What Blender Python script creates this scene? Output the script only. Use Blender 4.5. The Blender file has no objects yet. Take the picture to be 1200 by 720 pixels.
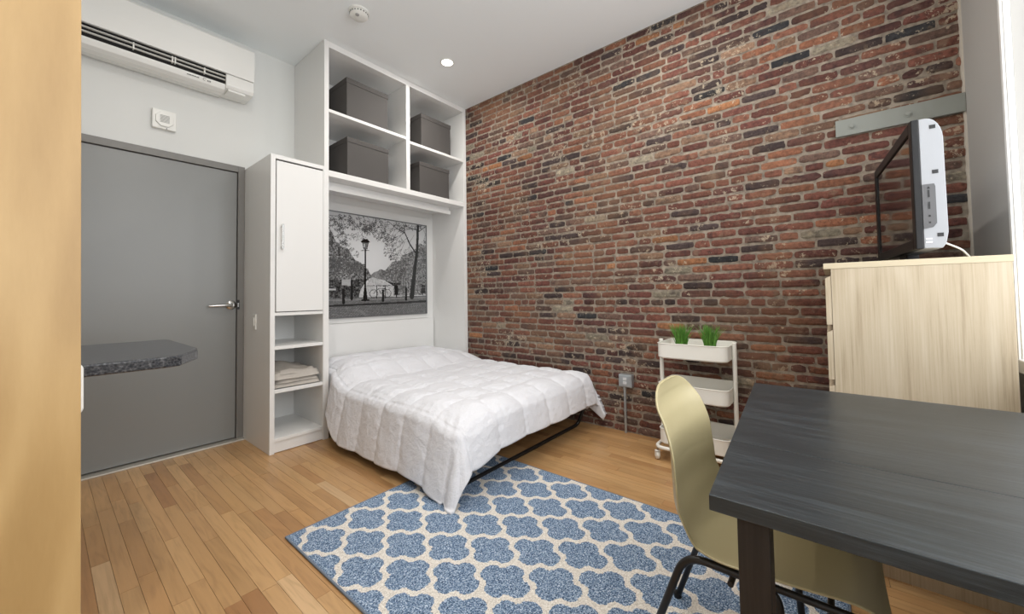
import bpy, bmesh, math, random
import numpy as np
from mathutils import Vector, Matrix, noise
SC = bpy.context.scene
COL = SC.collection
PI = math.pi

# ------------------------------------------------------------------ camera
FX, PX, PY = 453.447, 600.0, 331.955
YAW, PITCH, ROLL, EYE = math.radians(39.358), math.radians(1.846), math.radians(-.837), 1.115
F0 = Vector((math.cos(YAW), math.sin(YAW), 0)); R0 = Vector((math.sin(YAW), -math.cos(YAW), 0)); U0 = Vector((0, 0, 1))
Fc = F0*math.cos(PITCH) + U0*math.sin(PITCH); Uc = -F0*math.sin(PITCH) + U0*math.cos(PITCH)
Rc = R0*math.cos(ROLL) + Uc*math.sin(ROLL); Uc = -R0*math.sin(ROLL) + Uc*math.cos(ROLL)
cam = bpy.data.cameras.new('camera'); cam_o = bpy.data.objects.new('camera', cam); COL.objects.link(cam_o)
M = Matrix((Rc, Uc, -Fc)).transposed().to_4x4(); M.translation = Vector((0, 0, EYE)); cam_o.matrix_world = M
cam.sensor_fit = 'HORIZONTAL'; cam.sensor_width = 36; cam.lens = 36*FX/1200
cam.shift_x = 0; cam.shift_y = -(360-PY)/1200; cam.clip_start = .02; cam.clip_end = 60
SC.camera = cam_o

# ------------------------------------------------------------------ light
SC.view_settings.view_transform = 'Standard'; SC.view_settings.look = 'None'
SC.view_settings.exposure = 0.0; SC.view_settings.gamma = 1.0; SC.view_settings.use_curve_mapping = False
W = bpy.data.worlds.new('sky'); SC.world = W; W.use_nodes = True
W.node_tree.nodes['Background'].inputs[0].default_value = (.96, .98, 1.0, 1)
W.node_tree.nodes['Background'].inputs[1].default_value = 4.7
DOWNLIGHT_W = 13.0
DOWNLIGHTS = [(2.30, 2.606), (2.30, .95), (.62, 1.75), (.62, .35)]  # first one is in view; the rest are added out of frame for brightness
B, C_, WY, WX0, WN = 3.025, 3.232, 3.699, -.65, -.574      # brick plane, ceiling, door wall, left wall, window wall
WIN_X0, WIN_X1, WIN_Z0, WIN_Z1 = -.45, 2.36, .845, 2.95
pl = bpy.data.lights.new('window_portal', 'AREA'); pl.shape = 'RECTANGLE'; pl.size = WIN_X1-WIN_X0; pl.size_y = WIN_Z1-WIN_Z0
pl.cycles.is_portal = True
po = bpy.data.objects.new('window_portal', pl); COL.objects.link(po)
po.location = ((WIN_X0+WIN_X1)/2, WN-.16, (WIN_Z0+WIN_Z1)/2); po.rotation_euler = (PI/2, 0, 0)   # -Z -> +Y

# ------------------------------------------------------------------ helpers
def lin(c):
    return tuple((v/12.92 if v <= .04045 else ((v+.055)/1.055)**2.4) for v in [x/255 for x in c])
def mat(name, rgb, rough=.5, metal=0, spec=.5, bump=0, bscale=60, coat=0, emit=None, estr=0, var=0, vscale=8):
    m = bpy.data.materials.new(name); m.use_nodes = True; nt = m.node_tree; b = nt.nodes['Principled BSDF']
    c = lin(rgb)+(1,)
    b.inputs['Base Color'].default_value = c; b.inputs['Roughness'].default_value = rough
    b.inputs['Metallic'].default_value = metal; b.inputs['Specular IOR Level'].default_value = spec
    b.inputs['Coat Weight'].default_value = coat
    if emit: b.inputs['Emission Color'].default_value = lin(emit)+(1,); b.inputs['Emission Strength'].default_value = estr
    if bump or var:
        tc = nt.nodes.new('ShaderNodeTexCoord')
        n = nt.nodes.new('ShaderNodeTexNoise'); n.inputs['Scale'].default_value = bscale; n.inputs['Detail'].default_value = 5
        nt.links.new(tc.outputs['Object'], n.inputs['Vector'])
        if bump:
            bp = nt.nodes.new('ShaderNodeBump'); bp.inputs['Strength'].default_value = bump; bp.inputs['Distance'].default_value = .004
            nt.links.new(n.outputs['Fac'], bp.inputs['Height']); nt.links.new(bp.outputs['Normal'], b.inputs['Normal'])
        if var:
            n2 = nt.nodes.new('ShaderNodeTexNoise'); n2.inputs['Scale'].default_value = vscale; n2.inputs['Detail'].default_value = 6
            nt.links.new(tc.outputs['Object'], n2.inputs['Vector'])
            mx = nt.nodes.new('ShaderNodeMix'); mx.data_type = 'RGBA'
            mx.inputs['A'].default_value = tuple(max(0, v*(1-var)) for v in c[:3])+(1,)
            mx.inputs['B'].default_value = tuple(min(1, v*(1+var)) for v in c[:3])+(1,)
            nt.links.new(n2.outputs['Fac'], mx.inputs['Factor']); nt.links.new(mx.outputs['Result'], b.inputs['Base Color'])
    return m
class NT:
    def __init__(s, m): s.t = m.node_tree; s.b = s.t.nodes['Principled BSDF']
    def n(s, typ, **kw):
        o = s.t.nodes.new('ShaderNode'+typ)
        for k, v in kw.items():
            if k.startswith('i_'): o.inputs[k[2:]].default_value = v
            else: setattr(o, k, v)
        return o
    def l(s, a, b): s.t.links.new(a, b)
    def math(s, op, a, b=None, c=None):
        o = s.t.nodes.new('ShaderNodeMath'); o.operation = op
        for i, v in enumerate((a, b, c)):
            if v is None: continue
            if hasattr(v, 'is_linked') or hasattr(v, 'links'): s.l(v, o.inputs[i])
            else: o.inputs[i].default_value = v
        return o.outputs[0]
    def ramp(s, fac, stops):
        r = s.t.nodes.new('ShaderNodeValToRGB'); e = r.color_ramp.elements
        while len(e) < len(stops): e.new(.5)
        for k, (p, c) in enumerate(stops): e[k].position = p; e[k].color = (lin(c)+(1,)) if len(c) == 3 else c
        s.l(fac, r.inputs[0]); return r.outputs[0]
    def mix(s, fac, a, b, blend='MIX'):
        o = s.t.nodes.new('ShaderNodeMix'); o.data_type = 'RGBA'; o.blend_type = blend
        for k, v in (('Factor', fac), ('A', a), ('B', b)):
            sock = o.inputs[k] if k == 'Factor' else [i for i in o.inputs if i.name == k and i.type == 'RGBA'][0]
            if hasattr(v, 'links'): s.l(v, sock)
            else: sock.default_value = (lin(v)+(1,)) if (isinstance(v, tuple) and len(v) == 3) else v
        return [q for q in o.outputs if q.type == 'RGBA'][0]

class MB:
    def __init__(s): s.v = []; s.f = []
    def add(s, vs, fs):
        k = len(s.v); s.v += [Vector(q) for q in vs]; s.f += [tuple(i+k for i in f) for f in fs]; return s
    def box(s, x0, x1, y0, y1, z0, z1, rot=0, piv=None):
        vs = [Vector((x, y, z)) for z in (z0, z1) for y in (y0, y1) for x in (x0, x1)]
        if rot:
            p = Vector(piv) if piv else Vector(((x0+x1)/2, (y0+y1)/2, 0)); R = Matrix.Rotation(rot, 3, 'Z')
            vs = [p+R@(q-p) for q in vs]
        return s.add(vs, [(0,2,3,1),(4,5,7,6),(0,1,5,4),(2,6,7,3),(0,4,6,2),(1,3,7,5)])
    def prism(s, poly, axis, a, b):
        """poly: ccw list of 2-D points; axis 'x': (y,z); 'y': (x,z); 'z': (x,y)"""
        n = len(poly)
        def P(p, t): return {'x': (t, p[0], p[1]), 'y': (p[0], t, p[1]), 'z': (p[0], p[1], t)}[axis]
        vs = [P(p, a) for p in poly]+[P(p, b) for p in poly]
        fs = [tuple(range(n))[::-1], tuple(range(n, 2*n))]+[(i, (i+1) % n, n+(i+1) % n, n+i) for i in range(n)]
        return s.add(vs, fs)
    def tube(s, pts, r, n=12, closed=False, cap=True, sx=1.0):
        P = [Vector(p) for p in pts]; m = len(P); rings = []
        up = None
        for i, p in enumerate(P):
            a = P[i-1] if (i > 0 or closed) else p; c = P[(i+1) % m] if (i < m-1 or closed) else p
            t = (c-a).normalized()
            if up is None:
                up = Vector((0, 0, 1)) if abs(t.z) < .9 else Vector((1, 0, 0))
            u = (up-t*up.dot(t)).normalized(); w = t.cross(u); up = u
            rr = r[i] if isinstance(r, (list, tuple)) else r
            rings.append([p+u*math.cos(2*PI*k/n)*rr+w*math.sin(2*PI*k/n)*rr*sx for k in range(n)])
        vs = [q for g in rings for q in g]; fs = []
        for i in range(m if closed else m-1):
            j = (i+1) % m
            for k in range(n): fs.append((i*n+k, i*n+(k+1) % n, j*n+(k+1) % n, j*n+k))
        if cap and not closed: fs += [tuple(range(n))[::-1], tuple(range((m-1)*n, m*n))]
        return s.add(vs, fs)
    def lathe(s, prof, centre=(0, 0, 0), axis='z', n=32):
        c = Vector(centre); vs = []; fs = []
        for (r, h) in prof:
            for k in range(n):
                a = 2*PI*k/n; q = (r*math.cos(a), r*math.sin(a), h)
                if axis == 'x': q = (q[2], q[0], q[1])
                if axis == 'y': q = (q[1], q[2], q[0])
                vs.append(c+Vector(q))
        for i in range(len(prof)-1):
            for k in range(n): fs.append((i*n+k, i*n+(k+1) % n, (i+1)*n+(k+1) % n, (i+1)*n+k))
        fs += [tuple(range(n))[::-1], tuple(range((len(prof)-1)*n, len(prof)*n))]
        return s.add(vs, fs)
    def grid(s, fn, nu, nv):
        vs = [fn(i/nu, j/nv) for j in range(nv+1) for i in range(nu+1)]
        fs = [(j*(nu+1)+i, j*(nu+1)+i+1, (j+1)*(nu+1)+i+1, (j+1)*(nu+1)+i) for j in range(nv) for i in range(nu)]
        return s.add(vs, fs)
    def bm_prism_round(s, x0, x1, y0, y1, z0, z1, r, n=6, axis='z', taper=0):
        """rounded rectangle extruded"""
        def ring(x0, x1, y0, y1):
            out = []
            for cx, cy, a0 in ((x1-r, y1-r, 0), (x0+r, y1-r, PI/2), (x0+r, y0+r, PI), (x1-r, y0+r, 1.5*PI)):
                out += [(cx+r*math.cos(a0+PI/2*k/n), cy+r*math.sin(a0+PI/2*k/n)) for k in range(n+1)]
            return out
        return s.prism(ring(x0, x1, y0, y1), axis, z0, z1)

def wloc(o):
    p = Vector((0, 0, 0))
    while o: p = p+Vector(o.location); o = o.parent
    return p
def obj(name, mb, m, parent=None, bevel=0, smooth=False, segs=2, origin=None, fixn=True, angle=40):
    me = bpy.data.meshes.new(name)
    if parent is not None: off = wloc(parent)
    elif origin is not None: off = Vector(origin)
    else:
        vs = mb.v; off = Vector(((min(q.x for q in vs)+max(q.x for q in vs))/2, (min(q.y for q in vs)+max(q.y for q in vs))/2, min(q.z for q in vs)))
    me.from_pydata([tuple(q-off) for q in mb.v], [], mb.f)
    if fixn:
        bm = bmesh.new(); bm.from_mesh(me); bmesh.ops.recalc_face_normals(bm, faces=bm.faces); bm.to_mesh(me); bm.free()
    if m: me.materials.append(m)
    if smooth:
        me.polygons.foreach_set('use_smooth', [True]*len(me.polygons))
        if smooth == 'auto':
            try: me.set_sharp_from_angle(angle=math.radians(angle))
            except Exception: pass
    o = bpy.data.objects.new(name, me); COL.objects.link(o)
    if parent is not None: o.parent = parent
    else: o.location = off
    if bevel:
        b = o.modifiers.new('bevel', 'BEVEL'); b.width = bevel; b.segments = segs; b.limit_method = 'ANGLE'; b.angle_limit = math.radians(35)
        b.harden_normals = False
    return o
def tag(o, label=None, cat=None, group=None, kind=None):
    if label: o['label'] = label
    if cat: o['category'] = cat
    if group: o['group'] = group
    if kind: o['kind'] = kind
    return o
def thing(name, loc, label, cat, group=None, rz=0):
    o = bpy.data.objects.new(name, None); COL.objects.link(o); o.location = loc; o.rotation_euler = (0, 0, rz); o.empty_display_size = .1
    return tag(o, label, cat, group)
def struct(name, mb, m, **k): return tag(obj(name, mb, m, **k), kind='structure')
def copy_tree(o, parent=None):
    c = o.copy(); COL.objects.link(c); c.parent = parent
    for ch in list(o.children): copy_tree(ch, c)
    return c

# ------------------------------------------------------------------ materials
def wall_paint(name, rgb, rough=.65, spec=.3): return mat(name, rgb, rough, spec=spec, bump=.05, bscale=220)
M_wall = wall_paint('white_wall_paint', (226, 227, 224))
M_ceil = wall_paint('ceiling_paint', (246, 250, 251), .8, .2)
M_lac = mat('white_lacquer', (232, 232, 230), .35, spec=.4, bump=.02, bscale=30)
M_gap = mat('dark_gap', (20, 19, 18), .9)
M_door = mat('grey_door_paint', (134, 135, 133), .32, spec=.5, bump=.03, bscale=160)
M_frame = mat('grey_frame_paint', (122, 120, 116), .4, spec=.5)
M_chrome = mat('satin_metal', (200, 200, 198), .25, metal=1)
M_alu = mat('aluminium_strip', (205, 200, 190), .45, metal=.6)
M_black = mat('black_powder_coat', (22, 22, 23), .4, spec=.5)
M_blackgloss = mat('black_plastic', (18, 18, 20), .42, spec=.35)
M_plastic = mat('white_plastic', (235, 235, 230), .3, spec=.5)
M_acplastic = mat('ac_white_gloss', (240, 240, 236), .12, spec=.5, coat=.4)
M_cartw = mat('cream_enamel', (240, 238, 230), .35, spec=.5)
M_boxg = mat('grey_board', (78, 75, 73), .75, bump=.1, bscale=300, var=.06)
M_steel = mat('grey_painted_steel', (138, 141, 135), .5, spec=.4, var=.05, bump=.06, bscale=60)
M_galv = mat('galvanised_metal', (180, 186, 190), .42, metal=.7, var=.12, vscale=40)

def wood(name, stops, axis, scale=1.0, stretch=18, rough=.45, spec=.4, bump=.08, ring=5.0, coat=0, fine=.35, ra=.16):
    m = mat(name, (128, 128, 128), rough, spec=spec, coat=coat); t = NT(m)
    tc = t.n('TexCoord'); mp = t.n('Mapping'); sc = [scale*stretch]*3; sc['xyz'.index(axis)] = scale
    mp.inputs['Scale'].default_value = sc; t.l(tc.outputs['Object'], mp.inputs['Vector'])
    mp2 = t.n('Mapping'); s2 = [scale*3.2]*3; s2['xyz'.index(axis)] = scale*.5; mp2.inputs['Scale'].default_value = s2
    t.l(tc.outputs['Object'], mp2.inputs['Vector'])
    big = t.n('TexNoise', i_Scale=1.0, i_Detail=2.0, i_Distortion=.8); t.l(mp2.outputs[0], big.inputs['Vector'])
    rings = t.math('SINE', t.math('MULTIPLY', big.outputs['Fac'], ring*2*PI))
    fn = t.n('TexNoise', i_Scale=3.0, i_Detail=8.0, i_Roughness=.7); t.l(mp.outputs[0], fn.inputs['Vector'])
    f = t.math('ADD', t.math('MULTIPLY', rings, ra), t.math('MULTIPLY', t.math('SUBTRACT', fn.outputs['Fac'], .5), fine*2.4))
    f = t.math('ADD', f, .5)
    col = t.ramp(f, stops); t.l(col, t.b.inputs['Base Color'])
    bp = t.n('Bump', i_Strength=bump, i_Distance=.002); t.l(fn.outputs['Fac'], bp.inputs['Height']); t.l(bp.outputs[0], t.b.inputs['Normal'])
    return m
M_maple = wood('maple_veneer', [(.15, (150, 119, 74)), (.5, (172, 141, 94)), (.85, (188, 158, 110))], 'z', .9, 7, .38, fine=.22, ring=6)
M_oakv = wood('bleached_oak_veneer', [(.12, (152, 134, 110)), (.42, (186, 171, 146)), (.75, (200, 187, 165))], 'z', .7, 46, .5, fine=.5, ring=8, ra=.075)
M_oakh = wood('bleached_oak_top', [(0, (172, 156, 128)), (.4, (198, 184, 156)), (1, (210, 198, 172))], 'y', 1.2, 26, .45, fine=.3, ring=4)
M_dark = wood('black_brown_wood', [(.1, (21, 25, 27)), (.5, (37, 43, 46)), (.9, (66, 74, 79))], 'y', 1.6, 34, .36, spec=.5, bump=.35, fine=.5, ring=4, ra=.06)
M_darkleg = wood('black_brown_leg', [(0, (16, 14, 14)), (.5, (27, 24, 23)), (1, (46, 41, 39))], 'z', 1.3, 30, .45, spec=.4, bump=.2, fine=.5, ring=3)

# ------------------------------------------------------------------ floor: one mesh of oak strips
rnd = random.Random(4)
def floor_mesh():
    mb = MB(); cols = []
    x0, x1, y0, y1 = WX0, B+.02, WN-.02, WY+.02
    mb.add([(x0, y0, -.02), (x1, y0, -.02), (x1, y1, -.02), (x0, y1, -.02)], [(0, 1, 2, 3)]); cols.append((.05, .03, .02, 0))
    w = .0572; x = x0; pal = [((190, 149, 102), 6), ((184, 142, 95), 6), ((196, 156, 108), 5), ((176, 133, 88), 2.5), ((210, 174, 130), .7), ((164, 120, 78), .6), ((187, 147, 100), 5)]
    pc = [p[0] for p in pal]; pw = [p[1] for p in pal]
    while x < x1:
        y = y0-rnd.random()*.9
        while y < y1:
            L = rnd.choice([rnd.uniform(.28, .55), rnd.uniform(.5, 1.1), rnd.uniform(.35, .8)])
            a, b = max(y, y0), min(y+L, y1)
            if b > a+.005:
                g = .0006
                xs, xe = x+g, min(x+w-g, x1); za = -rnd.random()*.0004
                mb.add([(xs, a+g, za), (xe, a+g, za), (xe, b-g, za), (xs, b-g, za), (xs, a+g, -.02), (xe, a+g, -.02), (xe, b-g, -.02), (xs, b-g, -.02)],
                       [(0, 1, 2, 3), (0, 4, 5, 1), (1, 5, 6, 2), (2, 6, 7, 3), (3, 7, 4, 0)])
                c = rnd.choices(pc, pw)[0]; k = rnd.uniform(.96, 1.04); c = lin(tuple(min(255, v*k) for v in c))
                cols += [c+(rnd.random(),)]*5
            y += L
        x += w
    return mb, cols
def color_attr(o, cols, name='Col'):
    a = o.data.attributes.new(name, 'FLOAT_COLOR', 'FACE')
    a.data.foreach_set('color', np.array(cols, dtype=np.float32).ravel())
def floor_mat():
    m = mat('oak_strip_floor', (190, 150, 100), .36, spec=.45, coat=.15); t = NT(m); m.node_tree.nodes['Principled BSDF'].inputs['Coat Roughness'].default_value = .3
    at = t.n('Attribute', attribute_name='Col'); tc = t.n('TexCoord'); g = t.n('NewGeometry')
    off = t.n('CombineXYZ'); t.l(t.math('MULTIPLY', at.outputs['Alpha'], 40), off.inputs[0]); t.l(t.math('MULTIPLY', at.outputs['Alpha'], 17), off.inputs[1])
    ad = t.n('VectorMath', operation='ADD'); t.l(g.outputs['Position'], ad.inputs[0]); t.l(off.outputs[0], ad.inputs[1])
    mp = t.n('Mapping'); mp.inputs['Scale'].default_value = (60, 2.2, 1); t.l(ad.outputs[0], mp.inputs[0])
    fn = t.n('TexNoise', i_Scale=1.6, i_Detail=7.0, i_Roughness=.65, i_Distortion=.3); t.l(mp.outputs[0], fn.inputs[0])
    mp2 = t.n('Mapping'); mp2.inputs['Scale'].default_value = (14, 1.6, 1); t.l(ad.outputs[0], mp2.inputs[0])
    bg = t.n('TexNoise', i_Scale=1.0, i_Detail=2.0, i_Distortion=.7); t.l(mp2.outputs[0], bg.inputs[0])
    rg = t.math('SINE', t.math('MULTIPLY', bg.outputs['Fac'], 30))
    f = t.math('ADD', t.math('ADD', t.math('MULTIPLY', rg, .10), t.math('MULTIPLY', t.math('SUBTRACT', fn.outputs['Fac'], .5), .75)), .5)
    mul = t.ramp(f, [(0, (.60, .56, .50, 1)), (.5, (1, 1, 1, 1)), (1, (1.15, 1.15, 1.15, 1))])
    c = t.mix(1.0, at.outputs['Color'], mul, 'MULTIPLY')
    t.l(c, t.b.inputs['Base Color'])
    t.l(t.math('ADD', t.math('MULTIPLY', fn.outputs['Fac'], .16), .27), t.b.inputs['Roughness'])
    bp = t.n('Bump', i_Strength=.08, i_Distance=.001); t.l(fn.outputs['Fac'], bp.inputs['Height']); t.l(bp.outputs[0], t.b.inputs['Normal'])
    return m
fmb, fcols = floor_mesh()
fl = struct('floor', fmb, floor_mat(), origin=(0, 0, 0), fixn=False); color_attr(fl, fcols)

# ------------------------------------------------------------------ brick wall: one mesh, each brick laid individually
def brick_wall():
    rb = random.Random(11); mb = MB(); cols = []
    y0, y1 = WN, WY+.02; ch = .0598
    xm = B
    mb.grid(lambda u, v: (xm+.0012*noise.noise(Vector((u*60, v*50, 3))), y0+(y1-y0)*u, C_*v), 90, 80); cols += [(0.5, .5, .5, 0)]*(90*80)
    mb.add([(xm+.12, y0, 0), (xm+.12, y1, 0), (xm+.12, y1, C_), (xm+.12, y0, C_)], [(0, 1, 2, 3)]); cols += [(.5, .5, .5, 0)]
    pal = [((124, 76, 64), 7), ((113, 68, 60), 7), ((134, 86, 70), 5), ((96, 62, 57), 5), ((76, 60, 58), 4.2), ((58, 54, 55), 1.6), ((148, 94, 72), 2.4), ((162, 106, 74), .6), ((146, 110, 90), 1.8), ((152, 134, 116), .6), ((110, 82, 72), 5)]
    pc = [p[0] for p in pal]; pw = [p[1] for p in pal]
    nr = int(C_/ch)+1
    for r in range(nr):
        z0 = r*ch; y = y0+(0 if r % 2 else -.10)+rb.uniform(-.03, .03)
        header = (r % 7 == 3)
        while y < y1:
            L = rb.choice([.203]*6+[.19, .21, .10]) if not header else rb.choice([.1, .1, .1, .203])
            L += rb.uniform(-.012, .012)
            a, b = max(y+.006, y0), min(y+L-.006, y1)
            za, zb = z0+.0085+rb.uniform(-.0025, .0025), min(z0+ch-.0075+rb.uniform(-.0025, .0025), C_-.001)
            if b-a > .02 and zb-za > .012:
                out = rb.uniform(.003, .008); nu, nv = max(3, int((b-a)/.022)), 4; sd = rb.uniform(0, 100)
                rad = rb.uniform(.003, .011); tl = rb.uniform(-.002, .002)
                worn = rb.random() < .24
                def fn(u, v):
                    # rounded-off outline, jittered edges
                    yy = a+(b-a)*u; zz = za+(zb-za)*v
                    e1 = noise.noise(Vector((yy*38+sd, zz*38, 1.7))); e2 = noise.noise(Vector((yy*38, zz*38+sd, 7.7)))
                    k = 1.0 if (u in (0, 1) or v in (0, 1)) else .25
                    amp = (.010 if worn else .0036)*k
                    yy += e1*amp; zz += e2*amp+tl*(u-.5)*2
                    if u in (0, 1) and v in (0, 1):
                        yy += rad*.55*(1 if u == 0 else -1); zz += rad*.45*(1 if v == 0 else -1)
                    edge = (u in (0, 1) or v in (0, 1))
                    xx = xm-(out if not edge else out*.45)-noise.noise(Vector((yy*30+sd, zz*45, .3)))*.0018
                    return Vector((xx, yy, zz))
                k0 = len(mb.v); mb.grid(fn, nu, nv)
                c = rb.choices(pc, pw)[0]; kk = rb.uniform(.86, 1.10); c = lin(tuple(min(255, q*kk*w_) for q, w_ in zip(c, (.94, .99, 1.0))))
                nf = nu*nv
                # skirt back to the mortar
                idx = [k0+i for i in range(nu+1)]+[k0+j*(nu+1)+nu for j in range(1, nv+1)]+[k0+nv*(nu+1)+i for i in range(nu-1, -1, -1)]+[k0+j*(nu+1) for j in range(nv-1, 0, -1)]
                base = len(mb.v)
                for q in idx: v = mb.v[q]; mb.v.append(Vector((xm+.003, v.y, v.z)))
                n = len(idx)
                for q in range(n): mb.f.append((idx[q], base+q, base+(q+1) % n, idx[(q+1) % n]))
                cols += [c+(.15+.85*rb.random(),)]*(nf+n)
            y += L
    return mb, cols
def brick_mat():
    m = mat('old_brick', (120, 70, 60), .85, spec=.25); t = NT(m)
    at = t.n('Attribute', attribute_name='Col'); g = t.n('NewGeometry'); P = g.outputs['Position']
    isb = t.math('GREATER_THAN', at.outputs['Alpha'], .05)
    off = t.n('CombineXYZ'); t.l(t.math('MULTIPLY', at.outputs['Alpha'], 30), off.inputs[0])
    ad = t.n('VectorMath', operation='ADD'); t.l(P, ad.inputs[0]); t.l(off.outputs[0], ad.inputs[1])
    n1 = t.n('TexNoise', i_Scale=42.0, i_Detail=6.0, i_Roughness=.7); t.l(ad.outputs[0], n1.inputs[0])
    n2 = t.n('TexNoise', i_Scale=13.0, i_Detail=4.0, i_Roughness=.6); t.l(ad.outputs[0], n2.inputs[0])
    mul = t.ramp(n1.outputs['Fac'], [(.28, (.42, .42, .46, 1)), (.52, (.95, .97, .97, 1)), (.8, (1.5, 1.5, 1.45, 1))])
    c = t.mix(1.0, at.outputs['Color'], mul, 'MULTIPLY')
    # soot: darker areas inside single bricks
    c = t.mix(t.math('MULTIPLY', t.ramp(n2.outputs['Fac'], [(.56, (0, 0, 0, 1)), (.66, (1, 1, 1, 1))]), .55), c, (60, 50, 50))
    # lime / old paint flecks
    n3 = t.n('TexNoise', i_Scale=26.0, i_Detail=7.0, i_Roughness=.72); t.l(P, n3.inputs[0])
    n4 = t.n('TexNoise', i_Scale=2.6, i_Detail=3.0); t.l(P, n4.inputs[0])
    s = t.math('ADD', n3.outputs['Fac'], t.math('MULTIPLY', t.math('SUBTRACT', n4.outputs['Fac'], .5), .42))
    fle = t.ramp(s, [(.60, (0, 0, 0, 1)), (.645, (1, 1, 1, 1))])
    c = t.mix(t.math('MULTIPLY', fle, .75), c, (186, 172, 150))
    # mortar smears over faces
    n6 = t.n('TexNoise', i_Scale=9.0, i_Detail=6.0, i_Roughness=.66); t.l(P, n6.inputs[0])
    sm = t.ramp(n6.outputs['Fac'], [(.57, (0, 0, 0, 1)), (.66, (1, 1, 1, 1))])
    c = t.mix(t.math('MULTIPLY', sm, .5), c, (134, 116, 98))
    n7 = t.n('TexNoise', i_Scale=1.7, i_Detail=4.0, i_Roughness=.6); t.l(P, n7.inputs[0])
    c = t.mix(t.math('MULTIPLY', t.ramp(n7.outputs['Fac'], [(.48, (0, 0, 0, 1)), (.66, (1, 1, 1, 1))]), .42), c, (140, 104, 78))
    n5 = t.n('TexNoise', i_Scale=30.0, i_Detail=6.0); t.l(P, n5.inputs[0])
    mor = t.ramp(n5.outputs['Fac'], [(.3, (112, 102, 92)), (.5, (142, 131, 118)), (.75, (168, 157, 142))])
    c = t.mix(isb, mor, c)
    t.l(c, t.b.inputs['Base Color'])
    bp = t.n('Bump', i_Strength=.55, i_Distance=.004); t.l(n1.outputs['Fac'], bp.inputs['Height']); t.l(bp.outputs[0], t.b.inputs['Normal'])
    return m
bmb, bcols = brick_wall()
bw = struct('wall_right', bmb, brick_mat(), origin=(B, 0, 0), fixn=False); color_attr(bw, bcols)
bm = bmesh.new(); bm.from_mesh(bw.data)
for f in bm.faces:
    if f.normal.x > .02 and f.calc_center_median().x < .05: f.normal_flip()
bm.to_mesh(bw.data); bm.free()

# ------------------------------------------------------------------ room shell
struct('ceiling', MB().box(WX0-.1, B+.12, WN-.2, WY+.1, C_, C_+.1), M_ceil)
DX0, DX1, DZ = .085, 1.0, 2.144
wb = MB()
wb.box(WX0, DX0-.055, WY, WY+.1, 0, C_); wb.box(DX0-.055, DX1+.052, WY, WY+.1, DZ+.05, C_); wb.box(DX1+.052, B+.12, WY, WY+.1, 0, C_)
struct('wall_back', wb, M_wall)
struct('wall_left', MB().box(WX0-.1, WX0, WN-.2, WY+.1, 0, C_), M_wall)
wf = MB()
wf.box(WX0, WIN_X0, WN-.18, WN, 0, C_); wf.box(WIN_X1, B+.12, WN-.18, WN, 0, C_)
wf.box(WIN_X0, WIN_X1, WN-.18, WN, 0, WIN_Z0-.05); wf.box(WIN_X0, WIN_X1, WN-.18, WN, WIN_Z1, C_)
struct('wall_front', wf, mat('shaded_white_wall_paint', (178, 176, 172), .7, spec=.3, bump=.05, bscale=200))  # white paint toned down: this wall's shade is put into the colour
# broken plaster edge where the brick meets the window wall
pe = MB(); rp = random.Random(5); N = 90
for i in range(N):
    z0, z1 = C_*i/N, C_*(i+1)/N
    w0 = .008+.006*noise.noise(Vector((0, 3, i*.7))); w1 = .008+.006*noise.noise(Vector((0, 3, (i+1)*.7)))
    pe.add([(B-.014, WN-.002, z0), (B-.014, WN-.002, z1), (B-.012, WN+w1, z1), (B-.012, WN+w0, z0), (B+.004, WN+w1+.003, z1), (B+.004, WN+w0+.003, z0)], [(0, 3, 2, 1), (3, 5, 4, 2)])
struct('trim_1', pe, mat('broken_plaster', (190, 182, 170), .9, bump=.5, bscale=60), fixn=False)

# window: frame, mullions, sill, casing
M_win = mat('window_white', (240, 240, 238), .35, spec=.5)
wt = MB(); wy0, wy1 = WN-.15, WN-.09
wt.box(WIN_X0, WIN_X0+.05, wy0, wy1, WIN_Z0, WIN_Z1); wt.box(WIN_X1-.05, WIN_X1, wy0, wy1, WIN_Z0, WIN_Z1)
wt.box(WIN_X0+.05, WIN_X1-.05, wy0, wy1, WIN_Z1-.05, WIN_Z1); wt.box(WIN_X0+.05, WIN_X1-.05, wy0, wy1, WIN_Z0, WIN_Z0+.05)
w1 = struct('window_1', wt, M_win, bevel=.003)
for xm in (WIN_X0+.94, WIN_X0+1.88):
    obj('mullion', MB().box(xm-.03, xm+.03, wy0, wy1, WIN_Z0+.05, WIN_Z1-.05), M_win, w1, bevel=.003)
gm = bpy.data.materials.new('window_glass'); gm.use_nodes = True; nt = gm.node_tree; nt.nodes.remove(nt.nodes['Principled BSDF'])
tr = nt.nodes.new('ShaderNodeBsdfTransparent'); gl = nt.nodes.new('ShaderNodeBsdfGlossy'); gl.inputs['Roughness'].default_value = .02
mx = nt.nodes.new('ShaderNodeMixShader'); mx.inputs[0].default_value = .05
nt.links.new(tr.outputs[0], mx.inputs[1]); nt.links.new(gl.outputs[0], mx.inputs[2]); nt.links.new(mx.outputs[0], nt.nodes['Material Output'].inputs[0])
for (a, b) in ((WIN_X0+.05, WIN_X0+.91), (WIN_X0+.97, WIN_X0+1.85), (WIN_X0+1.91, WIN_X1-.05)):
    obj('pane', MB().box(a, b, WN-.123, WN-.119, WIN_Z0+.05, WIN_Z1-.05), gm, w1)
cs = MB()
cs.box(WIN_X1, WIN_X1+.062, WN, WN+.018, WIN_Z0-.05, WIN_Z1+.06); cs.box(WIN_X0-.062, WIN_X0, WN, WN+.018, WIN_Z0-.05, WIN_Z1+.06)
cs.box(WIN_X0-.062, WIN_X1+.062, WN, WN+.018, WIN_Z1, WIN_Z1+.062)
cs.box(WIN_X1+.005, WIN_X1+.02, WN+.018, WN+.026, WIN_Z0-.05, WIN_Z1+.06)
struct('trim_2', cs, M_win, bevel=.002)
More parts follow.
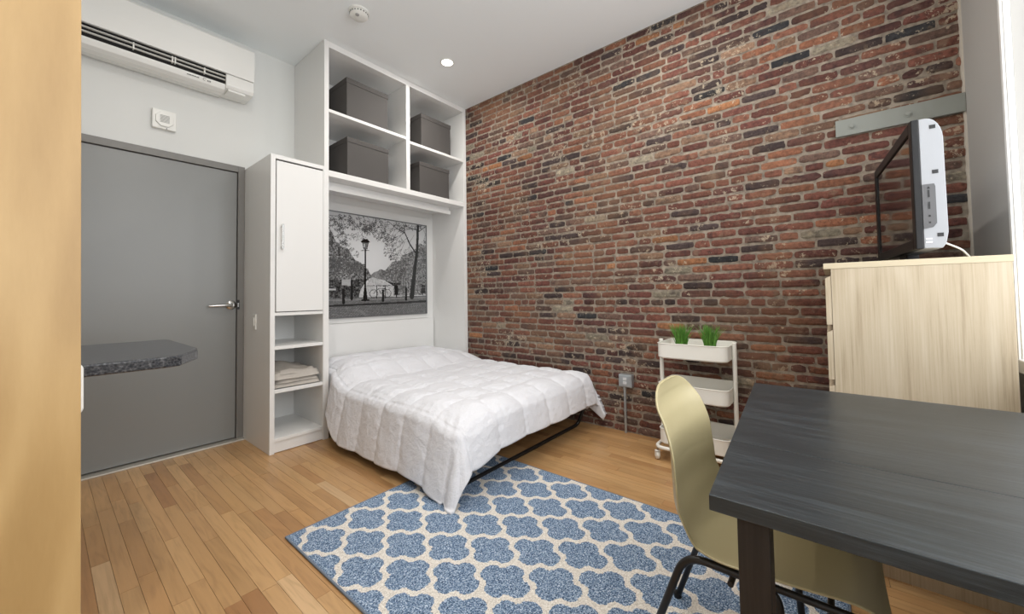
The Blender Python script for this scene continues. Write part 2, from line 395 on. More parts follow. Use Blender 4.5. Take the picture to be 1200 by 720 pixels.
struct('trim_3', MB().box(WIN_X0-.062, WIN_X1+.062, WN-.09, WN+.03, WIN_Z0-.05, WIN_Z0), M_win, bevel=.004)

# ------------------------------------------------------------------ entry door
dr = MB().box(DX0, DX1, WY-.005, WY+.04, .02, DZ)
d1 = struct('door_1', dr, M_door, bevel=.002)
fr = MB(); fr.box(DX0-.055, DX0-.004, WY-.022, WY+.06, 0, DZ+.054); fr.box(DX1+.004, DX1+.05, WY-.022, WY+.06, 0, DZ+.054); fr.box(DX0-.004, DX1+.004, WY-.022, WY+.06, DZ+.004, DZ+.054)
fo = obj('door_frame', fr, M_frame, d1, bevel=.002)
obj('door_gap', MB().box(DX0-.006, DX1+.006, WY+.042, WY+.062, 0, DZ+.006), M_gap, d1)
# lever handle
hx, hz = .964, 1.072
hd = MB().lathe([(.036, 0), (.036, .006), (.030, .012), (.016, .016), (.013, .045)], (hx, WY-.005, hz), 'y', 32)
for i, q in enumerate(hd.v): hd.v[i] = Vector((q.x, 2*(WY-.005)-q.y, q.z))
obj('rosette', hd, M_chrome, d1, smooth='auto')
lv = MB(); pts = [(hx, WY-.048, hz), (hx-.02, WY-.053, hz), (hx-.06, WY-.055, hz-.001), (hx-.12, WY-.052, hz-.003), (hx-.150, WY-.046, hz-.004)]
lv.tube(pts, [.013, .013, .011, .010, .008], 12)
lo = obj('lever', lv, M_chrome, d1, smooth='auto', bevel=0)
sp = MB().box(DX1+.003, DX1+.018, WY-.026, WY-.021, hz-.036, hz+.04)
obj('strike_plate', sp, M_black, d1)
obj('latch_bolt', MB().box(DX1+.004, DX1+.013, WY-.029, WY-.025, hz-.014, hz+.016), M_chrome, d1)
struct('trim_4', MB().box(DX0-.05, DX1+.05, WY-.075, WY+.05, 0, .012), M_alu, bevel=.003)

# ------------------------------------------------------------------ narrow cabinet
UY = 3.118; CX0, CX1, CZ = 1.051, 1.436, 2.181
cab = thing('tower_cabinet', ((CX0+CX1)/2, (UY+WY)/2, 0), 'tall narrow white cabinet with a door above three open shelves, beside the grey door', 'cabinet')
t_ = .032
bd = MB()
bd.box(CX0, CX0+t_, UY, WY-.004, 0, CZ); bd.box(CX1-.008, CX1, UY, WY-.004, 0, CZ); bd.box(CX0+t_, CX1-.008, UY, WY-.004, CZ-.03, CZ)
bd.box(CX0+t_, CX1-.008, WY-.03, WY-.004, 0, CZ-.03); bd.box(CX0+t_, CX1-.008, UY+.003, WY-.03, .992, 1.016)
obj('body', bd, M_lac, cab, bevel=.0015)
for z0, z1 in ((.745, .769), (.430, .456), (.083, .107)):
    obj('shelf', MB().box(CX0+t_, CX1-.008, UY+.002, WY-.03, z0, z1), M_lac, cab, bevel=.0015)
obj('kickboard', MB().box(CX0+t_, CX1-.008, UY+.012, UY+.03, .004, .083), M_lac, cab, bevel=.001)
dro = obj('door', MB().box(CX0+t_+.006, CX1-.010, UY-.002, UY+.018, 1.022, 2.138), M_lac, cab, bevel=.002)
obj('reveal', MB().box(CX0+t_, CX1-.008, UY+.019, UY+.026, 1.016, CZ-.03), M_gap, cab)
hn = MB().box(1.116, 1.130, UY-.034, UY-.024, 1.480, 1.665); hn.box(1.117, 1.129, UY-.026, UY-.001, 1.492, 1.504); hn.box(1.117, 1.129, UY-.026, UY-.001, 1.641, 1.653)
obj('handle', hn, M_chrome, dro, bevel=.002)
# switch on the cabinet's side
sw = thing('light_switch', (CX0-.003, 3.422, .94), 'small white wall switch on the side of the tall narrow cabinet', 'light switch')
obj('plate', MB().box(CX0-.008, CX0, 3.392, 3.452, .882, 1.0), M_plastic, sw, bevel=.003)
obj('rocker', MB().box(CX0-.014, CX0-.008, 3.408, 3.436, .91, .975), M_plastic, sw, bevel=.003)

# folded blanket
def blanket():
    mb = MB(); x0, x1, y0, y1 = CX0+t_+.006, CX1-.016, UY+.012, UY+.40
    def layer(zb, th, ins, sd, amp):
        n = 26; m = 16
        def top(u, v):
            x = x0+ins+(x1-x0-2*ins)*u; y = y0+ins*.6+(y1-y0-ins)*v
            e = min(u, 1-u, v, 1-v); h = th*min(1, (e/.07))**.5
            w = noise.noise(Vector((x*9+sd, y*9, sd)))*amp+noise.noise(Vector((x*26, y*22+sd, 2)))*amp*.45
            return Vector((x+noise.noise(Vector((y*12, sd, 0)))*.006*(1 if e < .05 else 0), y+noise.noise(Vector((x*14, sd, 1)))*.012*(1 if v < .1 else 0), zb+h+w*(1 if e > .03 else .2)+.035*math.exp(-((u-.35)**2+(v-.75)**2)/.12)*(zb-.45)*14))
        def bot(u, v):
            q = top(u, v); e = min(u, 1-u, v, 1-v); return Vector((q.x, q.y, q.z-(th*1.15*min(1, (e/.07))**.5)))
        mb.grid(top, n, m); mb.grid(bot, n, m)
    layer(.464, .036, .000, 1.3, .002); layer(.492, .036, .014, 5.1, .005); layer(.520, .044, .002, 9.4, .010); layer(.552, .026, .034, 13.4, .014)
    return mb
M_blk = mat('grey_linen', (186, 180, 172), .95, spec=.1, bump=.6, bscale=240, var=.08, vscale=60)
bl = tag(obj('blanket', blanket(), M_blk, smooth=True), 'folded grey-beige blanket on an open shelf of the tall narrow cabinet', 'blanket')

# ------------------------------------------------------------------ wall-bed surround with upper open shelves
SX0, SX1 = 1.4365, B-.008
un_ = thing('bed_surround', ((SX0+SX1)/2, (UY+WY)/2, 0), 'large white built-in surround with four open cubbies above the folded-down wall bed', 'shelving unit')
def part(name, b, m=M_lac, p=un_, bev=.0015): return obj(name, b, m, p, bevel=bev)
part('side_panel', MB().box(SX0, SX0+.037, UY, WY-.004, 0, C_-.002))
part('side_panel', MB().box(SX1-.040, SX1, UY, WY-.004, 0, C_-.002))
XI0, XI1 = SX0+.037, SX1-.040
part('top_panel', MB().box(XI0, XI1, UY, WY-.004, C_-.052, C_-.002))
part('divider', MB().box(2.222, 2.264, UY, WY-.03, 2.158, C_-.052))
part('shelf', MB().box(XI0, 2.222, UY, WY-.03, 2.640, 2.666)); part('shelf', MB().box(2.264, XI1, UY, WY-.03, 2.612, 2.638))
part('shelf', MB().box(XI0, XI1, UY, WY-.03, 2.110, 2.158))
part('back_panel', MB().box(XI0, XI1, WY-.03, WY-.004, .3, C_-.052))
part('under_shelf_batten', MB().box(XI0+.02, 2.885, 3.235, 3.262, 2.028, 2.068)); part('batten_rail', MB().box(XI0+.02, 2.885, 3.262, 3.30, 2.05, 2.110))
part('picture_board', MB().box(XI0, 2.915, 3.655, WY-.03, .872, 2.035))
part('head_board', MB().box(XI0, 2.965, 3.645, WY-.03, .30, .868))

# storage boxes
sb = thing('storage_box', (1.86, 3.17+.19, 2.668), 'dark grey lidded storage box in the top left cubby above the bed', 'storage box', 'grey storage boxes in the cubbies')
def sbox():
    x0, x1, y0, y1, z0, z1 = 1.65, 2.06, 3.17, 3.17+.45, 2.668, 3.03
    obj('box', MB().box(x0+.004, x1-.004, y0+.004, y1-.004, z0, z1-.01), M_boxg, sb, bevel=.003)
    l = MB().box(x0, x1, y0, y1, z1-.045, z1); obj('lid', l, M_boxg, sb, bevel=.003)
sbox()
for loc, lab in (((1.865, 3.36, 2.160), 'dark grey lidded storage box in the lower left cubby above the bed'),
                 ((2.645, 3.36, 2.640), 'dark grey lidded storage box in the top right cubby by the brick wall'),
                 ((2.62, 3.36, 2.160), 'dark grey lidded storage box in the lower right cubby by the brick wall')):
    c = copy_tree(sb); c.location = loc; c['label'] = lab; c.scale = (1, 1, 1.0 if loc[2] > 2.5 else .965) if loc[0] < 2.3 else (.975, 1, .985 if loc[2] > 2.5 else .92)

# ------------------------------------------------------------------ picture: grey canal scene raster baked into face colours
def picture_raster():
    Hh, Ww = 720, 669; rr = np.random.RandomState(3)
    yy, xx = np.mgrid[0:Hh, 0:Ww].astype(float)
    sm = rr.rand(Hh//4+2, Ww//4+2); N1 = np.kron(sm, np.ones((4, 4)))[:Hh, :Ww]
    sm = rr.rand(Hh//9+2, Ww//9+2); N2 = np.kron(sm, np.ones((9, 9)))[:Hh, :Ww]
    g = 176+18*np.exp(-((xx-250)**2+(yy-330)**2)/160**2)-22*(yy < 170)*(1-yy/170)
    def poly(pts):
        m = np.zeros((Hh, Ww), bool); n = len(pts)
        for i in range(n):
            (x1, y1), (x2, y2) = pts[i], pts[(i+1) % n]
            if y1 == y2: continue
            c = ((yy < y1) != (yy < y2)) & (xx < (x2-x1)*(yy-y1)/(y2-y1)+x1); m ^= c
        return m
    def line(p, q, w, val, w2=None):
        w2 = w if w2 is None else w2
        x0, x1 = sorted((p[0], q[0])); y0, y1 = sorted((p[1], q[1])); k = int(max(w, w2))+2
        sx = slice(max(0, int(x0)-k), min(Ww, int(x1)+k+1)); sy = slice(max(0, int(y0)-k), min(Hh, int(y1)+k+1))
        X, Y = xx[sy, sx], yy[sy, sx]; dx, dy = q[0]-p[0], q[1]-p[1]; L2 = dx*dx+dy*dy+1e-6
        t = np.clip(((X-p[0])*dx+(Y-p[1])*dy)/L2, 0, 1); d = np.hypot(X-p[0]-t*dx, Y-p[1]-t*dy)
        s = g[sy, sx]; s[d < (w+(w2-w)*t)/2] = val
    fill = lambda m, v, a=0: g.__setitem__(m, (v+a*(N1+N2-1))[m])
    fill(poly([(250, 430), (300, 385), (330, 395), (375, 345), (430, 335), (436, 308), (470, 300), (510, 285), (540, 262), (560, 238), (585, 250), (620, 255), (620, 545), (380, 545), (380, 480), (330, 455)]), 110, 56)
    fill(poly([(230, 432), (262, 405), (300, 392), (330, 410), (340, 455), (270, 440)]), 120, 30)
    fill(poly([(-20, 160), (40, 165), (60, 225), (90, 250), (120, 262), (140, 300), (160, 330), (190, 345), (205, 372), (230, 388), (252, 432), (235, 450), (-20, 450)]), 96, 66)
    fill(poly([(236, 440), (262, 433), (330, 462), (385, 492), (380, 552), (170, 552), (190, 500), (225, 470)]), 162, 22)
    fill(poly([(-20, 445), (228, 445), (190, 500), (175, 560), (-20, 560)]), 66, 50)
    fill(poly([(90, 440), (135, 445), (135, 480), (90, 475)]), 150, 10); fill(poly([(-10, 495), (60, 495), (60, 505), (-10, 503)]), 165)
    fill(poly([(330, 455), (385, 470), (432, 470), (425, 482), (380, 486)]), 45, 40)
    fill(poly([(570, 480), (598, 490), (598, 535), (566, 535)]), 45)
    for k in range(26): x = 385+k*8.5; line((x, 350-(x-400)*.45), (x, 520), 1.5, 70)
    for k in range(9): line((440, 330+k*22), (620, 300+k*25), 1.5, 120)
    fill(yy > 548, 94, 14); fill((yy > 556) & (yy < 566), 112, 12)
    fill((yy > 583-(xx-300)*.02) & (yy < 594-(xx-300)*.02), 48)
    st = (yy > 594-(xx-300)*.02); fill(st, 104, 16)
    rows = ((yy-594)//7).astype(int); cob = st & ((((yy-594) % 7) < 1.4) | (((xx+rows*6) % 15) < 1.6)); g[cob] = 78
    # twigs
    rt = random.Random(8)
    def twig(x, y, a, L, w, d):
        x2, y2 = x+math.cos(a)*L, y+math.sin(a)*L; line((x, y), (x2, y2), w, 66+rt.random()*26, w*.75)
        if d > 0:
            for _ in range(rt.choice((2, 3))): twig(x2, y2, a+rt.uniform(-.75, .75), L*rt.uniform(.6, .85), max(1.1, w*.7), d-1)
    for x, y, a, L in ((430, 130, 2.6, 40), (455, 175, 2.7, 45), (400, 120, 2.2, 42), (480, 200, 2.5, 45), (500, 150, 2.9, 45), (350, 105, 2.8, 40), (350, 105, 2.0, 40), (300, 90, 2.4, 36), (520, 190, 2.2, 40),
                       (0, 60, .3, 30), (0, 90, .2, 34), (60, 70, .5, 30), (130, 70, .9, 30), (200, 60, 1.2, 36), (260, 70, 1.6, 36), (20, 170, .6, 34), (0, 230, -.3, 40), (60, 300, -.9, 30), (120, 330, -1.0, 24), (455, 230, 2.0, 40), (430, 250, 2.6, 34), (590, 160, 1.2, 30), (560, 130, -.9, 30), (230, 100, 2.2, 40)):
        twig(x, y, a, L, 2.4, 5)
    for _ in range(46):
        twig(rt.uniform(0, 640), rt.uniform(40, 75)+rt.random()*60, rt.uniform(.6, 2.6), rt.uniform(16, 26), 1.6, 4)
    for _ in range(60):
        x = rt.uniform(0, 215); twig(x, 440-rt.random()*60, -PI/2+rt.uniform(-.4, .4), rt.uniform(22, 34)*(1-x/330), 2.0, 4)
    for _ in range(22):
        x = rt.uniform(300, 470); twig(x, 450-rt.random()*20, -PI/2+rt.uniform(-.4, .4), rt.uniform(12, 20), 1.6, 3)
    dk = 44
    line((550, 100), (541, 285), 15, dk, 19); line((541, 285), (520, 420), 19, dk, 24); line((520, 420), (503, 552), 24, dk, 32)
    line((527, 290), (490, 240), 9, dk, 8); line((490, 240), (458, 175), 8, dk, 6); line((458, 175), (395, 140), 5, dk, 4); line((395, 140), (345, 100), 4, dk, 2)
    line((545, 160), (505, 150), 5, dk, 4); line((505, 150), (455, 152), 4, dk, 2); line((552, 170), (600, 145), 5, dk, 3); line((458, 175), (452, 130), 4, dk, 2)
    # street lamp
    line((215, 290), (214, 540), 7, 28, 12); line((214, 500), (214, 560), 14, 28, 24); line((196, 566), (233, 566), 9, 28); line((192, 275), (236, 275), 4, 35)
    fill(poly([(198, 226), (234, 228), (226, 268), (206, 267)]), 96); fill(poly([(188, 222), (206, 208), (228, 208), (242, 226), (232, 230), (196, 228)]), 26)
    line((199, 228), (207, 268), 3, 30); line((233, 228), (225, 268), 3, 30); line((215, 268), (215, 295), 9, 28); fill(poly([(206, 236), (214, 236), (214, 256), (208, 256)]), 168)
    # railing, bicycle, bollards, bin
    line((222, 482), (405, 484), 3, 42)
    for x in (280, 330): line((x, 482), (x, 556), 6, 40)
    for cx in (262, 343):
        a = np.abs(np.hypot(xx-cx, (yy-529))-23); g[a < 1.7] = 48
    line((262, 529), (290, 500), 3, 50); line((290, 500), (330, 500), 3, 50); line((330, 500), (305, 530), 3, 50); line((290, 500), (305, 530), 3, 50); line((330, 492), (343, 529), 3, 46); line((318, 486), (344, 484), 5, 40)
    for x, a, b in ((98, 500, 578), (141, 452, 556), (317, 510, 572), (464, 502, 568)): line((x, a), (x, b), 11, 34, 15)
    fill(poly([(387, 483), (413, 485), (411, 540), (390, 540)]), 34); line((400, 540), (400, 552), 8, 38)
    return np.clip(g, 10, 235)
PXL, PXR, PZ0, PZ1, PYY = 1.50, 2.855, .930, 1.942, 3.640
ras = picture_raster()
hid = ras[:, 28:608]
nx, nz = 330, 246
pm = MB(); pcol = []
Ccam = Vector((0, 0, EYE))
for j in range(nz+1):
    for i in range(nx+1): pm.v.append(Vector((PXL+(PXR-PXL)*i/nx, PYY, PZ0+(PZ1-PZ0)*j/nz)))
for j in range(nz):
    for i in range(nx):
        a = j*(nx+1)+i; pm.f.append((a, a+1, a+nx+2, a+nx+1))
        fx = (i+.5)/nx; fz = (j+.5)/nz
        # the drawing covers the right five sixths; the rest continues the trees and quay on the left
        X = 28+(fx-.165)/.835*577; top = 45+(X-28)/577*95; bot = 662-(X-28)/577*12
        cx = int(min(668, max(0, X if X >= 28 else 56-X))); cy = int(min(719, max(0, bot-(bot-top)*fz)))
        v = min(.8, 1.35*(ras[cy, cx]/255)**2.2); pcol.append((v*.97, v*.985, v, 1))
pic = thing('framed_picture', ((PXL+PXR)/2, 3.65, PZ0), 'wide black and white canal street photograph in a thin frame above the bed', 'picture')
m_pic = mat('photo_print', (128, 128, 128), .25, spec=.4); t = NT(m_pic); at = t.n('Attribute', attribute_name='Col'); t.l(at.outputs['Color'], t.b.inputs['Base Color'])
po_ = obj('print', pm, m_pic, pic, fixn=False); color_attr(po_, pcol)
fm = MB(); q = .010
fm.box(PXL-q, PXL, PYY-.008, 3.655, PZ0-q, PZ1+q); fm.box(PXR, PXR+q, PYY-.008, 3.655, PZ0-q, PZ1+q); fm.box(PXL, PXR, PYY-.008, 3.655, PZ0-q, PZ0); fm.box(PXL, PXR, PYY-.008, 3.655, PZ1, PZ1+q)
fm.box(PXL, PXR, PYY+.002, 3.655, PZ0, PZ1)
obj('frame', fm, mat('pewter_frame', (120, 122, 124), .4, metal=.5), pic, bevel=.001)

# ------------------------------------------------------------------ wall bed
BX0, BX1, BYF, BYH, BZ = 1.50, 2.925, 1.62, 3.63, .44
bed = thing('wall_bed', ((BX0+BX1)/2, (BYF+BYH)/2, 0), 'fold-down wall bed with a black metal foot bar, lowered out of the white surround', 'bed')
fb = MB(); fb.box(BX0, BX0+.03, BYF, BYH, .22, .27); fb.box(BX1-.03, BX1, BYF, BYH, .22, .27); fb.box(BX0+.03, BX1-.03, BYF, BYF+.03, .22, .27); fb.box(BX0+.03, BX1-.03, BYH-.03, BYH, .22, .27)
obj('frame', fb, M_black, bed, bevel=.002)
for k in range(10):
    y = BYF+.12+k*.195; obj('slat', MB().box(BX0+.03, BX1-.03, y, y+.06, .24, .255), mat('slat_wood', (180, 150, 110), .6) if k == 0 else bpy.data.materials['slat_wood'], bed, bevel=.002)
mt_ = MB(); mt_.bm_prism_round(BX0+.02, BX1-.02, BYF+.02, BYH-.01, .27, BZ-.045, .08)
obj('mattress', mt_, mat('mattress_ticking', (225, 228, 235), .9, bump=.2, bscale=200), bed, bevel=.02, segs=3)
lb = MB(); ly = 1.685
def arc_pts(P, rad=.05, n=6):
    out = [Vector(P[0])]
    for i in range(1, len(P)-1):
        a, b, c = Vector(P[i-1]), Vector(P[i]), Vector(P[i+1]); d1 = (a-b).normalized(); d2 = (c-b).normalized()
        r = min(rad, (a-b).length*.45, (c-b).length*.45); p1, p2 = b+d1*r, b+d2*r
        for k in range(n+1): t = k/n; out.append(p1*(1-t)**2+b*2*t*(1-t)+p2*t*t)
    out.append(Vector(P[-1])); return out
lb.tube(arc_pts([(1.56, 1.64, .22), (1.56, ly, .016), (2.905, ly, .016), (2.905, 1.60, .22)], .05), .014, 12)
obj('foot_bar', lb, M_black, bed, smooth=True)

# comforter
def comforter():
    WD = BX1-BX0; LD = 1.98
    def fn(u, v):
        # cloth coordinates
        s = -.40+(WD+.40+.30)*u; tt = -.245+(LD+.245)*v
        y_b = BYF+tt
        cab_ = min(1, max(0, (tt-1.38)/.14)); cab_ = cab_*cab_*(3-2*cab_)            # inside the niche
        shr = 1-.42*min(1, max(0, (tt-1.15)/.38))**1.3
        dx = 0; sx = 0
        if s < 0: dx = -s*shr; sx = -1
        elif s > WD: dx = s-WD; sx = 1
        dy = max(0, -tt)
        x = BX0+.055*cab_*(1 if s < WD*.5 else 0)*max(0, 1-max(s, 0)/.3)+min(max(s, 0), WD); y = BYF+max(tt, 0)
        # tucked-in narrow edge inside the niche
        rho = math.hypot(dx, dy)
        # top relief
        hump = 1/(1+math.exp(-(tt-1.30)/.055))*(.135-.03*max(0, min(1, s/WD)))*(1-.25*max(0, (tt-1.75)/.25))
        if s < .25: hump *= .78+.22*max(0, min(1, s/.25))
        if s > WD-.3: hump *= 1-.45*((s-(WD-.3))/.3 if s < WD else 1)
        qs, qt = .262, .245
        a = abs(math.sin(PI*(s+.02)/qs)); b = abs(math.sin(PI*(tt+.06)/qt))
        if s < -.03: a = min(1, max(a, abs(s+.03)*9))
        if tt < -.03: b = min(1, max(b, abs(tt+.03)*9))
        puff = .026*(a**.34)*(b**.34)
        wr = noise.noise(Vector((s*2.6, tt*3.2, 0)))*.014+noise.noise(Vector((s*7+3, tt*12, 2)))*.0055+noise.noise(Vector((s*17, tt*32, 5)))*.0032
        # wrinkles running out from seams
        wr += .0022*math.sin(tt*95+9*noise.noise(Vector((s*6, tt*5, 9))))*(1-a)**1.2 + .0022*math.sin(s*85+9*noise.noise(Vector((s*4, tt*6, 4))))*(1-b)**1.2
        top = BZ+.012+hump+puff+wr
        if rho == 0:
            sag = 0
            ex = min(s, WD-s, tt)                      # soften near edge
            if ex < .10: sag = .028*(1-ex/.10)**2
            crn = math.hypot(s, tt); sag += .05*math.exp(-(crn/.16)**2)
            return Vector((x, y, top-sag))
        nx_, ny_ = sx*dx/rho, -dy/rho
        R = .055 if sx <= 0 else .03
        ang = min(rho/R, PI/2); drop = R*(1-math.cos(ang)); out = R*math.sin(ang); rest = max(0, rho-R*PI/2)
        corner = 1 if (dx > 0 and dy > 0) else 0
        mixc = min(dx, dy)/max(dx, dy, 1e-6)
        fl = (.20 if sx < 0 else (.02 if sx > 0 and dy < dx else .10))
        if cab_ > .01 and sx < 0: fl *= (1-cab_)
        if sx == 0: fl = .16
        if corner and sx < 0: fl = .20+.12*mixc
        if corner and sx > 0: fl = .12+.50*mixc
        drop += rest*(.975 if not corner else .94); out += rest*fl
        # vertical folds of the drape
        fold = .006*math.sin(tt*11+1.2)*min(1, rest/.25) if sx < 0 and not corner else 0
        if dy > 0: fold += .005*math.sin(s*9+.5)*min(1, rest/.12)*(1-mixc)
        if corner and sx < 0: fold += .020*math.sin(mixc*PI)*min(1, rest/.2)
        puffo = puff*.8+wr*.7
        if sx > 0: puffo *= .25; fold *= .3
        o = out+fold+puffo
        if cab_ > .3 and sx < 0: o = min(o, .06)
        px_, py_ = x+nx_*o, y+ny_*o
        if corner and sx > 0: px_ = min(px_, 2.99)
        crn = math.hypot(max(s, 0), max(tt, 0)) if s < WD/2 else 9
        sag = .028+.05*math.exp(-(crn/.16)**2)
        pz = BZ+.012+hump+(puff+wr)*max(0, 1-rho/.05)-sag-drop
        if sx < 0 and not corner: pz += .045*max(0, 1-abs(tt-1.2)/.5)*0
        return Vector((min(px_, 2.998), py_, max(pz, .024)))
    mb = MB(); mb.grid(fn, 230, 240); return mb
m_cf = mat('white_cotton', (226, 227, 232), .85, spec=.15); t = NT(m_cf)
t.b.inputs['Sheen Weight'].default_value = .15
tc = t.n('TexCoord'); n1 = t.n('TexNoise', i_Scale=38.0, i_Detail=5.0, i_Roughness=.6, i_Distortion=1.2); t.l(tc.outputs['Object'], n1.inputs[0])
n2 = t.n('TexNoise', i_Scale=14.0, i_Detail=3.0, i_Distortion=2.0); t.l(tc.outputs['Object'], n2.inputs[0])
bp = t.n('Bump', i_Strength=.38, i_Distance=.009); t.l(t.math('ADD', n1.outputs['Fac'], t.math('MULTIPLY', n2.outputs['Fac'], 1.5)), bp.inputs['Height']); t.l(bp.outputs[0], t.b.inputs['Normal'])
cf = tag(obj('comforter', comforter(), m_cf, smooth=True, fixn=True), 'white quilted comforter spread over the fold-down bed, its corner touching the rug', 'comforter')
sd = cf.modifiers.new('thickness', 'SOLIDIFY'); sd.thickness = .016; sd.offset = -1

# ------------------------------------------------------------------ rug
RX0, RX1, RY0, RY1 = .742, 2.032, -.02, 1.99
rg = MB()
def rugf(u, v):
    x = RX0+(RX1-RX0)*u; y = RY0+(RY1-RY0)*v
    e = min(u*(RX1-RX0), (1-u)*(RX1-RX0), v*(RY1-RY0), (1-v)*(RY1-RY0))
    return Vector((x+.004*noise.noise(Vector((0, y*3, 1))), y+.004*noise.noise(Vector((x*3, 0, 1))), .003+.009*min(1, e/.008)**.5+.0006*noise.noise(Vector((x*90, y*90, 0)))))
rg.grid(rugf, 260, 440)
m_rg = mat('trellis_rug', (110, 140, 170), .98, spec=.05); t = NT(m_rg)
g = t.n('NewGeometry'); sep = t.n('SeparateXYZ')
nz_ = t.n('TexNoise', i_Scale=110.0, i_Detail=1.0); t.l(g.outputs['Position'], nz_.inputs[0])
ds = t.n('VectorMath', operation='SUBTRACT'); t.l(nz_.outputs['Color'], ds.inputs[0]); ds.inputs[1].default_value = (.5, .5, .5)
dsc = t.n('VectorMath', operation='SCALE'); t.l(ds.outputs[0], dsc.inputs[0]); dsc.inputs['Scale'].default_value = .014
dad = t.n('VectorMath', operation='ADD'); t.l(g.outputs['Position'], dad.inputs[0]); t.l(dsc.outputs[0], dad.inputs[1])
t.l(dad.outputs[0], sep.inputs[0])
PXp, PYp = .2125, .3245
def lobes(cx0, cy0):
    fx = t.math('ABSOLUTE', t.math('SUBTRACT', t.math('FLOORED_MODULO', t.math('ADD', t.math('SUBTRACT', sep.outputs[0], cx0), PXp/2), PXp), PXp/2))
    fy = t.math('ABSOLUTE', t.math('SUBTRACT', t.math('FLOORED_MODULO', t.math('ADD', t.math('SUBTRACT', sep.outputs[1], cy0), PYp/2), PYp), PYp/2))
    def dist(ax, ay, r):
        a = t.math('POWER', t.math('ABSOLUTE', t.math('SUBTRACT', fx, ax)), 2.5); b = t.math('POWER', t.math('ABSOLUTE', t.math('SUBTRACT', fy, ay)), 2.5)
        return t.math('SUBTRACT', t.math('POWER', t.math('ADD', a, b), .4), r)
    return t.math('MINIMUM', t.math('MINIMUM', dist(.048, 0, .0435), dist(0, .064, .0445)), dist(0, 0, .067))
d = t.math('MINIMUM', lobes(.839, 1.820), lobes(.839+PXp/2, 1.820-PYp/2))
blue = t.math('LESS_THAN', d, 0.0)
sp_ = t.n('TexNoise', i_Scale=190.0, i_Detail=2.0, i_Roughness=.8); t.l(g.outputs['Position'], sp_.inputs[0])
cb = t.ramp(sp_.outputs['Fac'], [(.34, (46, 60, 82)), (.45, (94, 118, 148)), (.54, (138, 162, 190)), (.66, (220, 230, 240))])
ci = t.ramp(sp_.outputs['Fac'], [(.34, (198, 190, 178)), (.52, (232, 226, 217)), (.66, (250, 246, 238))])
t.l(t.mix(blue, ci, cb), t.b.inputs['Base Color'])
bp = t.n('Bump', i_Strength=.7, i_Distance=.006); t.l(sp_.outputs['Fac'], bp.inputs['Height']); t.l(bp.outputs[0], t.b.inputs['Normal'])
rug = thing('rug', ((RX0+RX1)/2, (RY0+RY1)/2, 0), 'blue rug with an ivory trellis pattern on the oak floor', 'rug')
obj('pile', rg, m_rg, rug, smooth=True)
bd_ = MB(); bd_.tube([(RX0, RY0, .006), (RX1, RY0, .006), (RX1, RY1, .006), (RX0, RY1, .006)], .0055, 8, closed=True)
obj('bound_edge', bd_, mat('rug_binding', (120, 132, 148), .95), rug)

# ------------------------------------------------------------------ maple cabinet, counter
mcx, mcy0, mcy1 = .047, 1.05, 1.62
mc = thing('tall_maple_cabinet', (-.27, (mcy0+mcy1)/2, 0), 'tall maple veneer cabinet panel filling the left edge, in front of the counter', 'cabinet')
obj('side_panel', MB().box(-.60, mcx, mcy0, mcy0+.019, .0, 3.02), M_maple, mc, bevel=.001)
bx = MB(); bx.box(-.60, mcx-.022, mcy0+.019, mcy1, .09, 3.02); obj('body', bx, M_maple, mc)
dd = obj('door', MB().box(-.02, mcx-.001, mcy0+.021, mcy1, .1, 2.2), M_maple, mc, bevel=.001); dd.data
hh = MB(); hh.tube(arc_pts([(mcx-.002, 1.42, .955), (.0625, 1.42, .948), (.0625, 1.42, .840), (mcx-.002, 1.42, .833)], .008), .0055, 10)
tag(obj('handle', hh, M_plastic, dd, smooth='auto'), 'white handle')
obj('door', MB().box(-.02, mcx-.001, mcy0+.021, mcy1, 2.205, 3.0), M_maple, mc, bevel=.001)
mc.rotation_euler = (0, -.0135, 0); mc.location.x += .015; mc.location.z = .0045
ct = MB()
poly = [(-.62, 1.855), (.292, 1.855), (.335, 1.868), (.415, 2.02), (.430, 2.10), (.432, 2.66), (.418, 2.70), (-.62, 2.70)]
ct.prism(poly, 'z', .872, .912)
m_gr = mat('speckled_granite', (70, 72, 76), .25, spec=.5); t = NT(m_gr)
tc = t.n('TexCoord'); a = t.n('TexNoise', i_Scale=90.0, i_Detail=6.0, i_Roughness=.8); t.l(tc.outputs['Object'], a.inputs[0])
v = t.n('TexVoronoi', i_Scale=130.0); t.l(tc.outputs['Object'], v.inputs[0])
f = t.math('ADD', t.math('MULTIPLY', a.outputs['Fac'], .75), t.math('MULTIPLY', v.outputs['Distance'], .35))
t.l(t.ramp(f, [(.36, (20, 22, 26)), (.5, (44, 46, 51)), (.6, (68, 69, 72)), (.76, (112, 112, 114))]), t.b.inputs['Base Color'])
tag(obj('countertop', ct, m_gr, bevel=.006), 'speckled dark granite countertop with a clipped corner, jutting out before the grey door', 'countertop')
bc = thing('base_cabinet', (-.3, 2.28, 0), 'maple base cabinet hidden under the granite countertop', 'cabinet')
obj('body', MB().box(-.60, -.02, 1.86, 2.66, .0, .871), M_maple, bc, bevel=.002)
obj('door', MB().box(-.02, -.002, 1.87, 2.65, .1, .86), M_maple, bc, bevel=.002)

